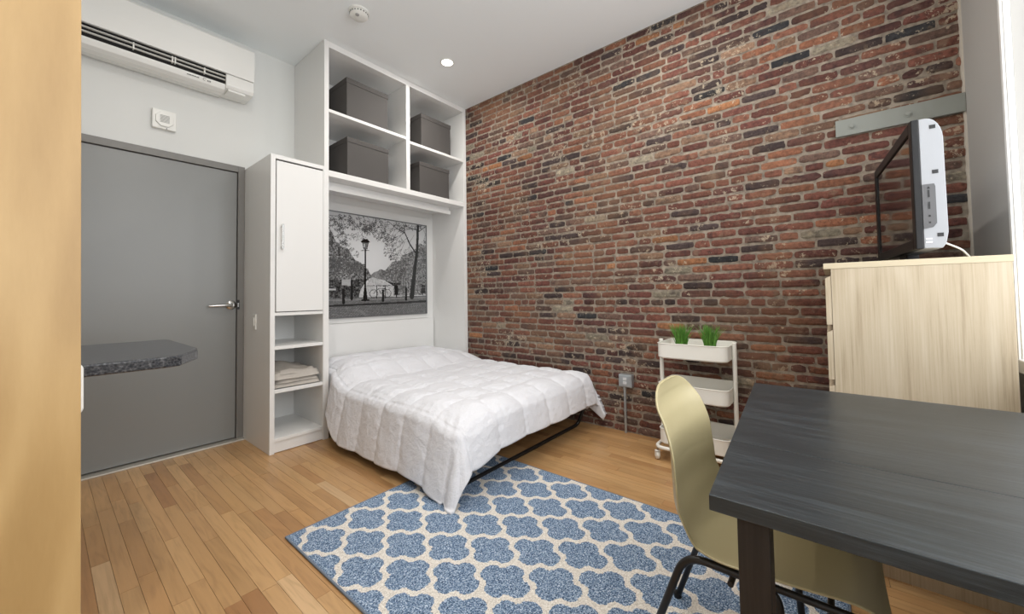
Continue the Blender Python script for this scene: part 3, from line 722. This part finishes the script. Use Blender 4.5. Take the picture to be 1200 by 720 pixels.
# ------------------------------------------------------------------ air conditioner
ac = thing('air_conditioner', (.5, 3.6, 2.70), 'long white split air conditioner high on the wall over the grey door', 'air conditioner')
AX0, AX1 = -.03, 1.05
prof = [(3.695, 2.745), (3.695, 3.10), (3.53, 3.10), (3.492, 3.088), (3.482, 3.07), (3.486, 2.835), (3.52, 2.832), (3.60, 2.80), (3.62, 2.752)]
h = MB(); h.prism(prof, 'x', AX0, AX1); obj('housing', h, M_acplastic, ac, bevel=.004)
fp = MB(); fp.prism([(3.488, 2.838), (3.474, 2.832), (3.470, 2.95), (3.472, 3.07), (3.486, 3.088)], 'x', AX0, AX1+.001)
obj('front_panel', fp, M_acplastic, ac, bevel=.003)
lp = MB(); lp.prism([(3.500, 2.745), (3.505, 2.757), (3.60, 2.755), (3.694, 2.744), (3.694, 2.715), (3.60, 2.700), (3.55, 2.702), (3.515, 2.715)], 'x', AX0, .868)
obj('lower_lip', lp, M_acplastic, ac, bevel=.003)
eb = MB(); eb.prism([(3.486, 2.832), (3.484, 2.752), (3.50, 2.728), (3.60, 2.722), (3.694, 2.725), (3.694, 2.80), (3.52, 2.834)], 'x', .868, AX1)
obj('end_block', eb, M_acplastic, ac, bevel=.004)
obj('sensor_housing', MB().box(.885, 1.0, 3.505, 3.60, 2.712, 2.728), M_acplastic, ac, bevel=.004)
obj('duct', MB().prism([(3.498, 2.8335), (3.510, 2.757), (3.60, 2.757), (3.60, 2.8335)], 'x', AX0+.005, .8675), M_gap, ac)
for k, (yy, zz) in enumerate(((3.484, 2.808), (3.489, 2.782))):
    obj('vane', MB().prism([(yy, zz), (yy+.016, zz-.002), (yy+.016, zz+.001), (yy, zz+.0035)], 'x', AX0+.006, .866), M_plastic, ac)
for x in (.36, .555, .57, .735):
    obj('vane_clip', MB().box(x, x+.007, 3.486, 3.510, 2.774, 2.818), M_plastic, ac)
mk = MB()
x = .64
for wdt in (.008, .006, .010, .006, .008, .012, .006, .009): mk.box(x, x+wdt*.8, 3.4985, 3.5035, 2.733, 2.738); x += wdt*1.1
m_ink = mat('grey_ink', (120, 120, 118), .6)
for q in (.046, .054, .062): mk.box(x+q, x+q+.004, 3.4985, 3.5035, 2.729, 2.739)
tag(obj('marking', mk, m_ink, ac), 'small grey lettering')
mk = MB(); mk.tube([(x+.030+.010*math.cos(a), 3.499, 2.736+.009*math.sin(a)) for a in [k*PI/8+.6 for k in range(12)]], .0014, 6)
obj('marking', mk, m_ink, ac)

# chime / speaker box on the wall
ch = thing('door_chime', (.548, WY, 2.35), 'small white square wall speaker with an octagonal grille above the grey door', 'wall speaker')
obj('housing', MB().box(.482, .614, WY-.034, WY, 2.350, 2.488), M_plastic, ch, bevel=.004)
oc = [(.548+.058*sx, 2.419+.052*sz) for sx, sz in ((.35, -1), (.85, -.45), (.85, .45), (.35, 1), (-.35, 1), (-.85, .45), (-.85, -.45), (-.35, -1))]
obj('bezel', MB().prism(oc, 'y', WY-.046, WY-.034), M_plastic, ch, bevel=.003)
gr = MB()
for k in range(7):
    z = 2.394+k*.008; gr.box(.522, .574, WY-.0475, WY-.046, z, z+.0035)
obj('grille', gr, mat('grille_grey', (150, 150, 148), .6), ch)
obj('indicator', MB().lathe([(.003, 0), (.003, .004)], (.560, WY-.038, 2.356), 'y', 10), M_black, ch)

# ------------------------------------------------------------------ ceiling fixtures
sm_ = thing('smoke_detector', (1.463, 2.625, C_), 'round white smoke detector on the ceiling', 'smoke detector')
def flip(mb, zc):
    for i, q in enumerate(mb.v): mb.v[i] = Vector((q.x, q.y, 2*zc-q.z))
    return mb
obj('base', flip(MB().lathe([(.072, 0), (.072, .012), (.066, .016)], (1.463, 2.625, C_), n=40), C_), M_plastic, sm_, smooth='auto')
obj('cover', flip(MB().lathe([(.062, .016), (.064, .034), (.052, .046), (.02, .050), (.001, .050)], (1.463, 2.625, C_), n=40), C_), M_plastic, sm_, smooth='auto')
vt = MB()
for k in range(20):
    a = 2*PI*k/20; vt.box(1.463+.064-.004, 1.463+.066, 2.625-.004, 2.625+.004, C_-.030, C_-.022, rot=a, piv=(1.463, 2.625, 0))
obj('vents', vt, mat('vent_shadow_grey', (110, 110, 108), .8), sm_)
obj('test_button', flip(MB().lathe([(.014, .048), (.014, .053), (.012, .055)], (1.435, 2.60, C_), n=20), C_), mat('button_grey', (170, 170, 168), .5), sm_, smooth='auto')
M_lens = mat('lamp_lens', (255, 250, 240), .5, emit=(255, 246, 232), estr=9)
for k, (x, y) in enumerate(DOWNLIGHTS):
    dl = thing('recessed_light', (x, y, C_), 'lit round recessed ceiling light near the brick wall' if k == 0 else ['', 'added unseen recessed light above the shelf cart', 'added unseen recessed light in the middle of the ceiling', 'added unseen recessed light over the window end'][k], 'ceiling light')
    rgm = MB(); n = 40
    vs = []
    for (r, hgt) in ((.060, .0), (.064, .004), (.052, .007), (.048, .003)):
        vs.append([(x+r*math.cos(2*PI*i/n), y+r*math.sin(2*PI*i/n), C_-hgt) for i in range(n)])
    for a_ in range(3):
        k0 = len(rgm.v); rgm.v += [Vector(q) for q in vs[a_]+vs[a_+1]]
        rgm.f += [(k0+i, k0+(i+1) % n, k0+n+(i+1) % n, k0+n+i) for i in range(n)]
    obj('trim_ring', rgm, M_plastic, dl, smooth=True)
    obj('lens', flip(MB().lathe([(.049, .0005), (.049, .0035)], (x, y, C_), n=n), C_), M_lens, dl)
    ld = bpy.data.lights.new('bulb', 'AREA'); ld.shape = 'DISK'; ld.size = .09; ld.energy = DOWNLIGHT_W; ld.color = (1, .955, .90)
    lo_ = bpy.data.objects.new('bulb', ld); COL.objects.link(lo_); lo_.parent = dl; lo_.location = (0, 0, -.010)

# ------------------------------------------------------------------ steel plate, outlet box
sp = thing('steel_plate', (B-.012, -.316, 2.03), 'flat grey steel plate bolted across the brick wall above the television', 'wall plate')
obj('plate', MB().box(B-.022, B-.006, WN+.002, -.058, 2.031, 2.129), M_steel, sp, bevel=.0015)
for y in (-.132, -.363):
    b_ = MB().lathe([(.019, 0), (.019, .003), (.012, .004), (.0115, .010), (.006, .012)], (0, 0, 0), 'x', 24)
    for i, q in enumerate(b_.v): b_.v[i] = Vector((B-.022-q.x, y+q.y, 2.079+q.z))
    obj('bolt', b_, M_steel, sp, smooth='auto')
ob = thing('outlet_box', (B-.03, 1.284, .36), 'galvanised outlet box with a conduit running down the brick wall', 'outlet')
obj('box', MB().box(B-.055, B-.004, 1.230, 1.340, .368, .470), M_galv, ob, bevel=.006)
fpn = obj('faceplate', MB().box(B-.059, B-.055, 1.240, 1.330, .376, .462), M_galv, ob, bevel=.002)
for z in (.395, .425): obj('socket', MB().box(B-.062, B-.059, 1.270, 1.300, z, z+.022), mat('socket_white', (210, 212, 214), .4), ob, bevel=.002)
cd = MB(); cd.tube([(B-.026, 1.300, .368), (B-.026, 1.300, .10), (B-.022, 1.301, .0)], .010, 12); obj('conduit', cd, M_galv, ob, smooth='auto')
for a_, b_, r_ in ((.352, .367, .015), (.17, .185, .013)): obj('coupling', MB().tube([(B-.026, 1.300, a_), (B-.026, 1.300, b_)], r_, 12), M_galv, ob, smooth='auto')

# ------------------------------------------------------------------ trolley
cart = thing('utility_cart', (2.81, .705, 0), 'three-tier cream metal rolling cart against the brick wall behind the chair', 'cart')
KX0, KX1, KY0, KY1 = 2.645, 2.985, .492, .918
def rrect(x0, x1, y0, y1, r, n=7):
    out = []
    for cx, cy, a0 in ((x1-r, y1-r, 0), (x0+r, y1-r, PI/2), (x0+r, y0+r, PI), (x1-r, y0+r, 1.5*PI)):
        out += [(cx+r*math.cos(a0+PI/2*k/n), cy+r*math.sin(a0+PI/2*k/n)) for k in range(n+1)]
    return out
def tray(z0, z1):
    mb = MB(); inn = .006
    rings = [(0, z0, .008), (0, z0+.008, 0), (0, z1, 0), (0, z1, .0025), (0, z0+.006, .0025), (0, z0+.003, .010)]
    rs = []
    for _, z, ins in rings: rs.append([(x, y, z) for x, y in rrect(KX0+ins, KX1-ins, KY0+ins, KY1-ins, .045)])
    n = len(rs[0]); base = len(mb.v)
    for r in rs: mb.v += [Vector(q) for q in r]
    for i in range(len(rs)-1):
        for k in range(n): mb.f.append((base+i*n+k, base+i*n+(k+1) % n, base+(i+1)*n+(k+1) % n, base+(i+1)*n+k))
    mb.f.append(tuple(base+k for k in range(n))[::-1]); mb.f.append(tuple(base+(len(rs)-1)*n+k for k in range(n)))
    mb.tube([(x, y, z1) for x, y in rrect(KX0-.001, KX1+.001, KY0-.001, KY1+.001, .045)], .0035, 8, closed=True)
    return mb
for z0, z1 in ((.682, .780), (.414, .512), (.114, .212)): obj('tray', tray(z0, z1), M_cartw, cart, smooth='auto')
for y in (KY0-.014, KY1+.014):
    p = MB()
    p.tube([(2.79, y, .095), (2.79, y, .792)], .016, 16, sx=.8); p.lathe([(.0155, 0), (.010, .004)], (2.79, y, .792), n=16)
    obj('post', p, M_cartw, cart, smooth='auto')
bf = MB(); bf.tube([(x, y, .088) for x, y in rrect(KX0-.005, KX1+.0, KY0-.020, KY1+.020, .05)], .012, 12, closed=True); obj('base_frame', bf, M_cartw, cart, smooth=True)
def caster(x, y, rz):
    c = bpy.data.objects.new('caster', None)
    stem = MB(); stem.tube([(x, y, .076), (x, y, .060)], .006, 10)
    R = Matrix.Rotation(rz, 3, 'Z'); P = Vector((x, y, 0))
    w = MB().lathe([(.010, -.009), (.024, -.010), (.027, -.006), (.027, .006), (.024, .010), (.010, .009)], (0, 0, 0), 'y', 24)
    for i, q in enumerate(w.v): w.v[i] = P+R@Vector((q.x+.012, q.y, q.z+.0275))
    fk = MB()
    for s_ in (-1, 1): fk.box(-.006, .020, s_*.0135-.0015, s_*.0135+.0015, .020, .060)
    fk.box(-.010, .012, -.0135, .0135, .056, .062)
    for i, q in enumerate(fk.v): fk.v[i] = P+R@q
    fo = obj('caster', fk, M_plastic, cart, bevel=.001); obj('wheel', w, M_cartw, fo, smooth='auto'); obj('stem', stem, M_chrome, fo)
for x, y, r in ((KX0+.005, KY1+.010, .6), (KX0+.005, KY0-.012, .3), (KX1-.022, KY1+.010, 1.2), (KX1-.022, KY0-.012, 2.2)): caster(x, y, r)

# grass plants
m_lf = mat('grass_green', (96, 146, 62), .5, spec=.3, var=.5, vscale=60)
def grass():
    rr = random.Random(2); mb = MB()
    for k in range(230):
        a = rr.uniform(0, 2*PI); r0 = rr.uniform(0, .034); L = rr.uniform(.11, .175); lean = rr.uniform(.05, .55)*(.3+r0/.034); w = rr.uniform(.0026, .0042)
        dx, dy = math.cos(a), math.sin(a); tw = rr.uniform(0, PI); wx, wy = math.cos(tw)*w, math.sin(tw)*w
        prev = None
        for s_ in range(5):
            f = s_/4; h = L*f*(1-.10*lean*f); o = r0+lean*L*f*f*.8; c = Vector((dx*o, dy*o, h)); k_ = (1-f**2.2)+.04
            cur = (c+Vector((wx*k_, wy*k_, 0)), c-Vector((wx*k_, wy*k_, 0)))
            if prev:
                b0 = len(mb.v); mb.v += [prev[0], prev[1], cur[1], cur[0]]; mb.f.append((b0, b0+1, b0+2, b0+3))
            prev = cur
    return mb
gx, gy = 2.80, .800
gp = thing('potted_grass', (gx, gy, .688), 'small tuft of green grass, the left of two in the cart top tray', 'plant', 'grass tufts on the cart')
gb = grass()
for i, q in enumerate(gb.v): gb.v[i] = q+Vector((gx, gy, .740))
obj('leaves', gb, m_lf, gp, fixn=False)
pt = MB().lathe([(.026, 0), (.034, .055), (.035, .058), (.031, .058), (.030, .050)], (gx, gy, .688), n=24); obj('pot', pt, mat('white_pot', (225, 225, 222), .5), gp, smooth='auto')
g2 = copy_tree(gp); g2.location = (2.80, .620, .688); g2.rotation_euler = (0, 0, 2.1); g2['label'] = 'small tuft of green grass, the right of two in the cart top tray'

# ------------------------------------------------------------------ dresser
drs = thing('chest_of_drawers', (2.505, -.24, 0), 'pale oak chest of drawers, side toward the table, under the television', 'dresser')
EX0, EX1, EY0, EY1 = 2.105, 2.905, -.486, -.006
cb_ = MB(); cb_.box(EX0, EX0+.02, EY0, EY1, 0, 1.207); cb_.box(EX1-.02, EX1, EY0, EY1, 0, 1.207); cb_.box(EX0+.02, EX1-.02, EY0, EY0+.006, .05, 1.207)
obj('carcase', cb_, M_oakv, drs, bevel=.001)
obj('top', MB().box(EX0-.002, EX1+.002, EY0-.004, EY1+.024, 1.207, 1.231), M_oakh, drs, bevel=.0015)
zs = [1.183, .955, .726, .497, .268, .040]
for k in range(5):
    a, b = zs[k+1]+.018, zs[k]-.004
    d_ = MB(); d_.prism([(EY1+.001, a), (EY1+.001, b+.0), (EY1+.020, b-.012), (EY1+.020, a)], 'x', EX0+.001, EX1-.001)
    d_.box(EX0+.03, EX1-.03, EY1-.40, EY1-.388, a+.02, b-.05); d_.box(EX0+.03, EX0+.042, EY1-.39, EY1, a+.02, b-.05); d_.box(EX1-.042, EX1-.03, EY1-.39, EY1, a+.02, b-.05)
    obj('drawer', d_, M_oakv, drs, bevel=.0015)

# ------------------------------------------------------------------ television
tvx, tvy, tvr = 2.128, -.262, math.radians(3.6)
tv = thing('television', (2.53, -.27, 1.231), 'flat television with glossy dark screen and silver back, standing on the pale oak dresser', 'television', rz=0)
def tvT(mb):
    R = Matrix.Rotation(tvr, 3, 'Z')
    for i, q in enumerate(mb.v): mb.v[i] = Vector((tvx, tvy, 1.27))+R@q
    return mb
TW, TH = .80, .500      # local: x along width, y to the front (+), z up
fr = MB(); bz = .042
fr.box(0, bz, -.022, 0, 0, TH); fr.box(TW-bz, TW, -.022, 0, 0, TH); fr.box(bz, TW-bz, -.022, 0, 0, bz); fr.box(bz, TW-bz, -.022, 0, TH-bz, TH); fr.box(bz, TW-bz, -.022, -.01, bz, TH-bz)
obj('bezel', tvT(fr), M_blackgloss, tv, bevel=.003)
m_scr = mat('screen_gloss', (14, 12, 16), .10, spec=.9, coat=.6)
obj('screen', tvT(MB().box(bz+.001, TW-bz-.001, -.0105, -.006, bz+.001, TH-bz-.001)), m_scr, tv)
sil = mat('silver_plastic', (158, 160, 164), .45, metal=.1)
pf = [(-.022, .002), (-.022, TH-.002), (-.040, TH-.002)]
for k in range(1, 7): a = PI/2*k/6; pf.append((-.040-.045*math.sin(a), TH-.002-.085*(1-math.cos(a))))
pf += [(-.087, .06), (-.080, .015), (-.070, .0), ]
obj('back_housing', tvT(MB().prism(pf, 'x', .002, TW-.002)), sil, tv, bevel=.002)
cp = MB(); cp.prism([(-.0225, .075), (-.0225, .245), (-.055, .245), (-.058, .235), (-.058, .095), (-.048, .08)], 'x', -.001, .003)
cpo = obj('control_panel', tvT(cp), mat('dark_grey_plastic', (92, 92, 94), .5), tv)
for z0_, z1_ in ((.195, .222), (.150, .177), (.095, .102), (.120, .127)):
    obj('button', tvT(MB().box(-.0022, -.001, -.042, -.037, z0_, z1_)), M_black, cpo)
obj('button', tvT(MB().prism([(-.044, .228), (-.035, .228), (-.0395, .236)], 'x', -.0022, -.001)), M_black, cpo)
for y, z in ((-.058, .462), (-.060, .290), (-.066, .05)):
    p = MB().box(.0005, .0032, y-.008, y+.008, z-.007, z+.007); obj('port', tvT(p), M_black, tv)
m_st = mat('sticker_white', (245, 245, 245), .5)
for z0_ in (.022, .034): obj('sticker', tvT(MB().box(-.0005, .0028, -.044, -.027, z0_, z0_+.005)), m_st, tv)
nk = MB(); nk.box(TW/2-.07, TW/2+.07, -.07, -.03, -.025, .012); obj('neck', tvT(nk), M_blackgloss, tv, bevel=.004)
bs = MB(); n = 40
vs = [(TW/2+.235*math.cos(2*PI*i/n), -.045+.105*math.sin(2*PI*i/n)) for i in range(n)]
bs.prism(vs, 'z', -.039, -.030); bs.prism([((x-TW/2)*.55+TW/2, (y+.045)*.6-.045) for x, y in vs], 'z', -.030, -.020)
obj('stand_base', tvT(bs), M_blackgloss, tv, smooth='auto')
cbm = MB(); cbm.tube(arc_pts([(2.20, -.345, 1.295), (2.26, -.40, 1.27), (2.40, -.45, 1.238), (2.46, -.50, 1.240), (2.50, -.545, 1.245), (2.54, -.562, 1.245)], .05), .0032, 8)
obj('cable', cbm, M_plastic, tv, smooth=True)

# ------------------------------------------------------------------ table
tb = thing('dining_table', (1.335, -.18, 0), 'black-brown wooden table in the right foreground, its far end to the window wall', 'table')
tpoly = [(.795, -.560), (1.878, -.560), (1.878, .252), (.795, .186)]
tp = MB(); tp.prism([(1.119, -.560), (1.878, -.560), (1.878, .252), (1.119, .2058)], 'z', .711, .740)
obj('table_top', tp, M_dark, tb, bevel=.0015)
tp = MB(); tp.prism([(.795, -.560), (1.1175, -.560), (1.1175, .2057), (.795, .186)], 'z', .711, .740)
obj('table_leaf', tp, M_dark, tb, bevel=.0015)
for x, y in ((.812, .094), (1.806, .150), (.812, -.545), (1.806, -.545)):
    obj('leg', MB().box(x, x+.052, y, y+.050, .012 if y > 0 else 0, .7105), M_darkleg, tb, bevel=.002)

# ------------------------------------------------------------------ chair
chx = 1.265
chair = thing('shell_chair', (chx, .15, 0), 'olive green moulded shell chair with black tube legs, tucked under the dark table', 'chair')
PR = [(-.060, .414), (-.050, .434), (-.015, .450), (.05, .448), (.12, .444), (.184, .440), (.235, .441), (.281, .454), (.302, .476), (.317, .510), (.329, .545), (.331, .60), (.334, .636), (.341, .69), (.362, .752), (.384, .788), (.396, .812), (.405, .830), (.411, .841), (.413, .845)]
HW = [.155, .180, .198, .206, .209, .211, .213, .214, .213, .211, .209, .207, .205, .200, .188, .174, .152, .120, .080, .030]
def cr(P, t):
    n = len(P)-1; f = t*n; i = min(int(f), n-1); u = f-i; g_ = lambda k: P[max(0, min(n, k))]
    a, b, c, d = g_(i-1), g_(i), g_(i+1), g_(i+2)
    def h(a, b, c, d): return .5*((2*b)+(-a+c)*u+(2*a-5*b+4*c-d)*u*u+(-a+3*b-3*c+d)*u**3)
    return tuple(h(*q) for q in zip(a, b, c, d)) if isinstance(a, tuple) else h(a, b, c, d)
def shell(u, v):
    t = v; y, z = cr(PR, t); y2, z2 = cr(PR, min(1, t+.01)); y1, z1 = cr(PR, max(0, t-.01))
    T = Vector((0, y2-y1, z2-z1)).normalized(); Nn = Vector((0, -T.z, T.y))   # up from the seat / forward from the back
    w = cr(HW, t); s_ = 2*u-1; 
    # rim rises on both sides: centre lies lower / further back than the rim
    dish = .022+.030*math.sin(PI*min(1, max(0, (t-.15)/.7)))
    k = (abs(s_)**2.2-1)*dish
    if t < .12: k *= t/.12
    if t > .84: k *= ((1-t)/.16)**1.2
    p = Vector((chx+s_*w, y, z))+Nn*(k+.018-.015*min(1, max(0, (t-.35)/.25)))
    return p
sh = MB(); sh.grid(shell, 36, 90)
m_ol = mat('olive_plastic', (176, 165, 128), .38, spec=.5)
so = obj('shell', sh, m_ol, chair, smooth=True)
sd = so.modifiers.new('thickness', 'SOLIDIFY'); sd.thickness = .0065; sd.offset = 1; 
ss = so.modifiers.new('sub', 'SUBSURF'); ss.levels = 1; ss.render_levels = 1
for sx in (-1, 1):
    xr, xf = chx+sx*.186, chx+sx*.262
    L = MB(); L.tube(arc_pts([(chx+sx*.222, .090, .015), (xr, .113, .431), (xr, .20, .434), (xr+sx*.002, .314, .434), (chx+sx*.222, .462, .015)], .06, 8), .0095, 12)
    o_ = obj('leg_frame', L, M_black, chair, smooth=True)
for sx in (-1, 1): obj('seat_rail', MB().tube([(chx+sx*.186, -.030, .438), (chx+sx*.186, .20, .434)], .008, 10), M_black, chair, smooth='auto')
for y in (.02, .21): obj('cross_bar', MB().tube([(chx-.186, y, .402), (chx+.186, y, .402)], .007, 10), M_black, chair, smooth='auto')
for sx in (-1, 1):
    for y, k in ((.090, -.040), (.462, -.040)):
        ft = MB().lathe([(.013, 0), (.013, .014), (.011, .018)], (chx+sx*(.262+k), y, .0125), n=14); obj('foot', ft, M_blackgloss, chair, smooth='auto')
